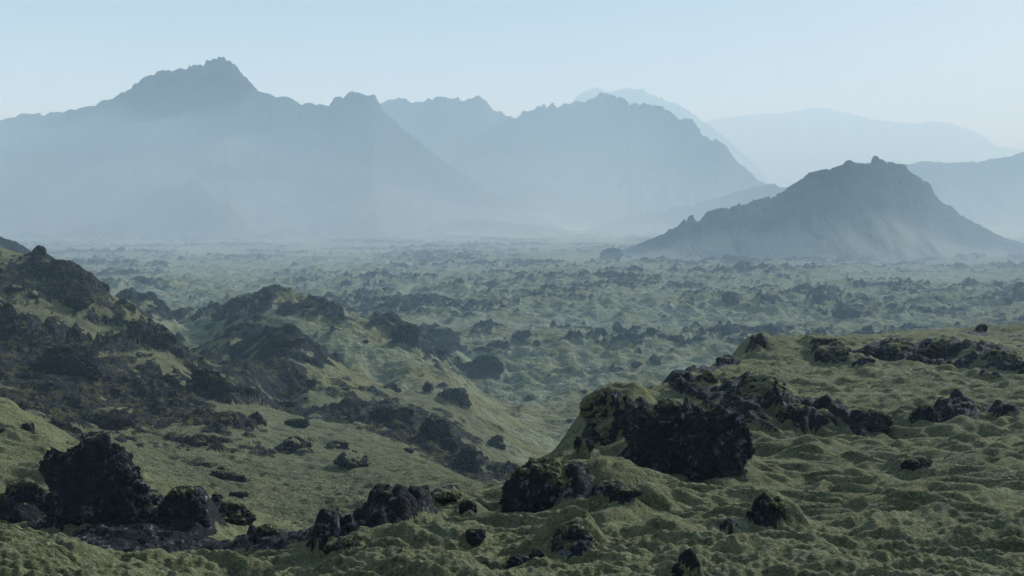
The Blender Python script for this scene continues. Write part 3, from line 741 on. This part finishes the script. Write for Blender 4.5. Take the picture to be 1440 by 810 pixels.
mountain('hill', [(800, 372), (860, 357), (900, 342), (930, 330), (960, 316), (990, 303), (1020, 295), (1040, 291), (1062, 284), (1085, 276), (1100, 268), (1112, 262), (1122, 256), (1126, 249), (1140, 243), (1160, 238), (1180, 233), (1195, 226), (1206, 229), (1211, 229), (1219, 226), (1230, 224), (1238, 227), (1245, 230), (1262, 240), (1278, 243), (1292, 254), (1304, 255), (1312, 268), (1326, 286), (1350, 302), (1375, 318), (1410, 332), (1450, 346), (1520, 360), (1600, 372)],
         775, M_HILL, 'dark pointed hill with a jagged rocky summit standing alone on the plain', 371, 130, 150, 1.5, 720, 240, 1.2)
mountain('hill', [(-220, 330), (-120, 300), (-60, 310), (-20, 326), (5, 333), (20, 336), (34, 346), (48, 356), (80, 375)],
         330, M_HILL, 'dim rocky rise peeping over the steep dark hillside', 411, 60, 60, .6, 200, 90)
mountain('hill', [(460, 345), (500, 330), (540, 322), (570, 318), (600, 319), (640, 312), (690, 310), (730, 315), (770, 318), (800, 326), (850, 338)],
         1250, M_HILL, 'low rough swell of lava at the far edge of the plain', 431, 120, 120, .5, 260, 90, 1)
print('mountains built', round(time.time() - T0, 1))

# ------------------------------------------------------------------ rocks: building

for r in ROCKS:
    y = r['yf']; w, h = r['w'], r['h']
    z0 = max(r['z'], r['zf'] - .5 * h) - h * r['sink'] * .7; H = r['zf'] + h * (.88 if y < 60 else 1) - z0
    parts = build_rock((w * 1.06, w * r['depth'], H), r['seed'], r['lumps'], r['n'], r['moss'], M_ROCK if y < 60 else M_SLOPE if y < 180 else M_FARROCK, r['blocky'], r['rough'], M_CAP if y < 60 else M_OLIVE, r['mossdir'])
    tag(assemble(r['name'], parts, (r['x'], r['y'], z0)), r['label'], r['cat'], r['group'])
print('rocks built', round(time.time() - T0, 1))

# -- loose rocks: prototypes and copies
def protos(name, mat, n, cnt, seed, moss):
    return [build_rock((1, .85, .7), seed + 7 * k, 1, n, moss, mat, .35 + .1 * (k % 4), 1.5) for k in range(cnt)]
rg = np.random.default_rng(5)
def scatter(name, label, group, cat, pr, count, box, smin, smax, test, dmin=7):
    done = 0; tries = 0
    while done < count and tries < 6000:
        tries += 1
        px = rg.uniform(box[0], box[1]); py = rg.uniform(box[2], box[3])
        x, y, z = sight(px, py, dmin)
        if y > 1500 or not test(x, y, px, py): continue
        i = int(round((x / y + .78) / 1.56 * (NU - 1))); j = int(np.searchsorted(V1, math.log(y)))
        if ROCK[min(j, NV - 1), i] < rg.uniform(-.15, .55): continue
        s = smin + (smax - smin) * rg.random() ** 2.5
        o = tag(assemble(name, pr[rg.integers(len(pr))], (x, y, z - .1 * s)), label, cat, group)
        o.scale = (s * rg.uniform(.9, 1.6), s * rg.uniform(.8, 1.2), s * rg.uniform(.5, .95)); o.rotation_euler = (rg.uniform(-.2, .2), rg.uniform(-.2, .2), rg.uniform(0, 6.28))
        done += 1
p_near = protos('rock', M_ROCK, 5, 6, 501, .25)
scatter('rock', 'small dark lava stone poking out of the near moss', 'small lava stones in the near moss', 'rock', p_near, 7, (380, 1440, 470, 800), .18, .6, lambda x, y, px, py: y < 80)
scatter('rock', 'small dark lava stone around the tall black crag', 'small lava stones around the tall crag', 'rock', p_near, 4, (0, 420, 600, 790), .25, .8, lambda x, y, px, py: y < 40)
p_mid = protos('rock', M_SLOPE, 4, 6, 601, .2)
scatter('rock', 'dark lava rock strewn over the steep hillside', 'lava rocks strewn over the hillside', 'rock', p_mid, 36, (0, 700, 360, 720), .7, 3.0, lambda x, y, px, py: 42 < y < 150)
p_far = protos('rock', M_FARROCK, 4, 6, 701, 0)
scatter('rock', 'dark lava lump rising from the mossy hill and valley floor', 'lava lumps on the valley floor', 'rock', p_far, 30, (150, 1100, 410, 620), 1.0, 4.5, lambda x, y, px, py: 130 < y < 400)
scatter('rock', 'hazy lava lump on the wide plain', 'hazy lava lumps on the plain', 'rock', p_far, 20, (0, 1440, 325, 480), 2.5, 9, lambda x, y, px, py: 280 < y < 1300)

# ------------------------------------------------------------------ haze, sky, sun
me = bpy.data.meshes.new('haze')
B = 9300; zl, zh = PLAIN - 6.2, 570
me.from_pydata([(-B, -B, zl), (B, -B, zl), (B, B, zl), (-B, B, zl), (-B, -B, zh), (B, -B, zh), (B, B, zh), (-B, B, zh)], [], [(3, 2, 1, 0), (4, 5, 6, 7), (0, 1, 5, 4), (1, 2, 6, 5), (2, 3, 7, 6), (3, 0, 4, 7)])
hz = bpy.data.materials.new('haze'); hz.use_nodes = True; t = hz.node_tree; t.nodes.clear()
o = t.nodes.new('ShaderNodeOutputMaterial'); v = t.nodes.new('ShaderNodeVolumePrincipled'); t.links.new(v.outputs[0], o.inputs['Volume'])
v.inputs['Density'].default_value = HAZE = .00056; v.inputs['Color'].default_value = (.62, .83, 1.0, 1); v.inputs['Absorption Color'].default_value = (1, 1, 1, 1); v.inputs['Anisotropy'].default_value = .0
me.materials.append(hz)
tag(link('haze', me), 'pale blue mist filling the air over the plain', 'haze', None, 'stuff')

# the fog lying on the plain at the foot of the mountains: a low bank, thickest along its middle and thinning to nothing at its edges
nx, ny = 200, 121
fx = np.linspace(-1900, 1700, nx); ft = np.linspace(-1, 1, ny)
FX, FT = np.meshgrid(fx, ft)
crest = 1210 - 380 * sstep(60, 330, FX) + 60 * gnoise2(FX / 600, FX * 0 + .5, 81)
FY = crest + FT * np.where(FT < 0, 900 - 320 * sstep(60, 330, FX), 560) * (1 + .18 * gnoise2(FX / 260, FT * 1.3 + 3, 82))
FH = 225 * (1 - np.abs(FT)) ** np.where(FT < 0, 3.3, 5.0) * (.85 + .15 * gnoise2(FX / 420, FX * 0 + 7, 83)) * (1 - .5 * sstep(60, 330, FX)) * np.clip(1 + .25 * gnoise2(FX / 330, FY / 200, 84) + .12 * gnoise2(FX / 70, FY / 70, 85), .1, 3) * np.clip(1 - (np.abs(FX + 100) / 1800) ** 4, 0, 1)
tp = np.stack([FX, FY, PLAIN + .05 + FH], 2).reshape(-1, 3); bt = np.stack([FX, FY, 0 * FX + PLAIN - 5.9], 2).reshape(-1, 3)
q = np.arange(nx * ny).reshape(ny, nx); n = nx * ny
ft_ = np.stack([q[:-1, :-1], q[:-1, 1:], q[1:, 1:], q[1:, :-1]], 2).reshape(-1, 4)
rim = np.concatenate([q[0, :], q[1:, -1], q[-1, -2::-1], q[-2:0:-1, 0]]); rn = np.roll(rim, -1)
fa = np.concatenate([ft_, ft_[:, ::-1] + n, np.stack([rim, rim + n, rn + n, rn], 1)])
fm = hz.copy(); fm.name = 'fog'; fm.node_tree.nodes['Principled Volume'].inputs['Color'].default_value = (.62, .83, 1.0, 1)
fm.node_tree.nodes['Principled Volume'].inputs['Density'].default_value = .0023
tag(link('fog', mesh_from('fog', np.concatenate([tp, bt]), fa, [fm], None, False)), 'low pale fog bank lying along the foot of the mountains', 'fog', None, 'stuff')

SUN_EL, SUN_AZ = rad(27), rad(48)      # azimuth measured from straight ahead (+Y) toward the right (+X)
w = bpy.data.worlds.new('World'); SC.world = w; w.use_nodes = True; nt = w.node_tree
sky = nt.nodes.new('ShaderNodeTexSky'); sky.sky_type = 'NISHITA'; sky.sun_disc = False; sky.sun_elevation = SUN_EL; sky.sun_rotation = SUN_AZ
sky.dust_density = .5; sky.ozone_density = 1.5; sky.air_density = 1.0
nt.links.new(sky.outputs[0], nt.nodes['Background'].inputs[0]); nt.nodes['Background'].inputs[1].default_value = .042
L = bpy.data.lights.new('sun', 'SUN'); L.energy = 5.0; L.angle = rad(10); L.color = (.72, .88, 1.0)
so = bpy.data.objects.new('sun', L); COL.objects.link(so)
from mathutils import Vector
dirv = Vector((math.sin(SUN_AZ) * math.cos(SUN_EL), math.cos(SUN_AZ) * math.cos(SUN_EL), math.sin(SUN_EL)))
so.rotation_euler = dirv.to_track_quat('Z', 'Y').to_euler(); so.location = (0, 0, 300)

vs = SC.view_settings; vs.view_transform = 'Standard'; vs.look = 'None'; vs.gamma = 1; vs.use_curve_mapping = False; vs.exposure = .88
cy = SC.cycles; cy.max_bounces = 4; cy.diffuse_bounces = 2; cy.glossy_bounces = 1; cy.volume_bounces = 2; cy.transparent_max_bounces = 4
cy.use_denoising = True; cy.denoising_prefilter = 'ACCURATE'; cy.denoising_input_passes = 'RGB_ALBEDO_NORMAL'
print('scene built', round(time.time() - T0, 1))
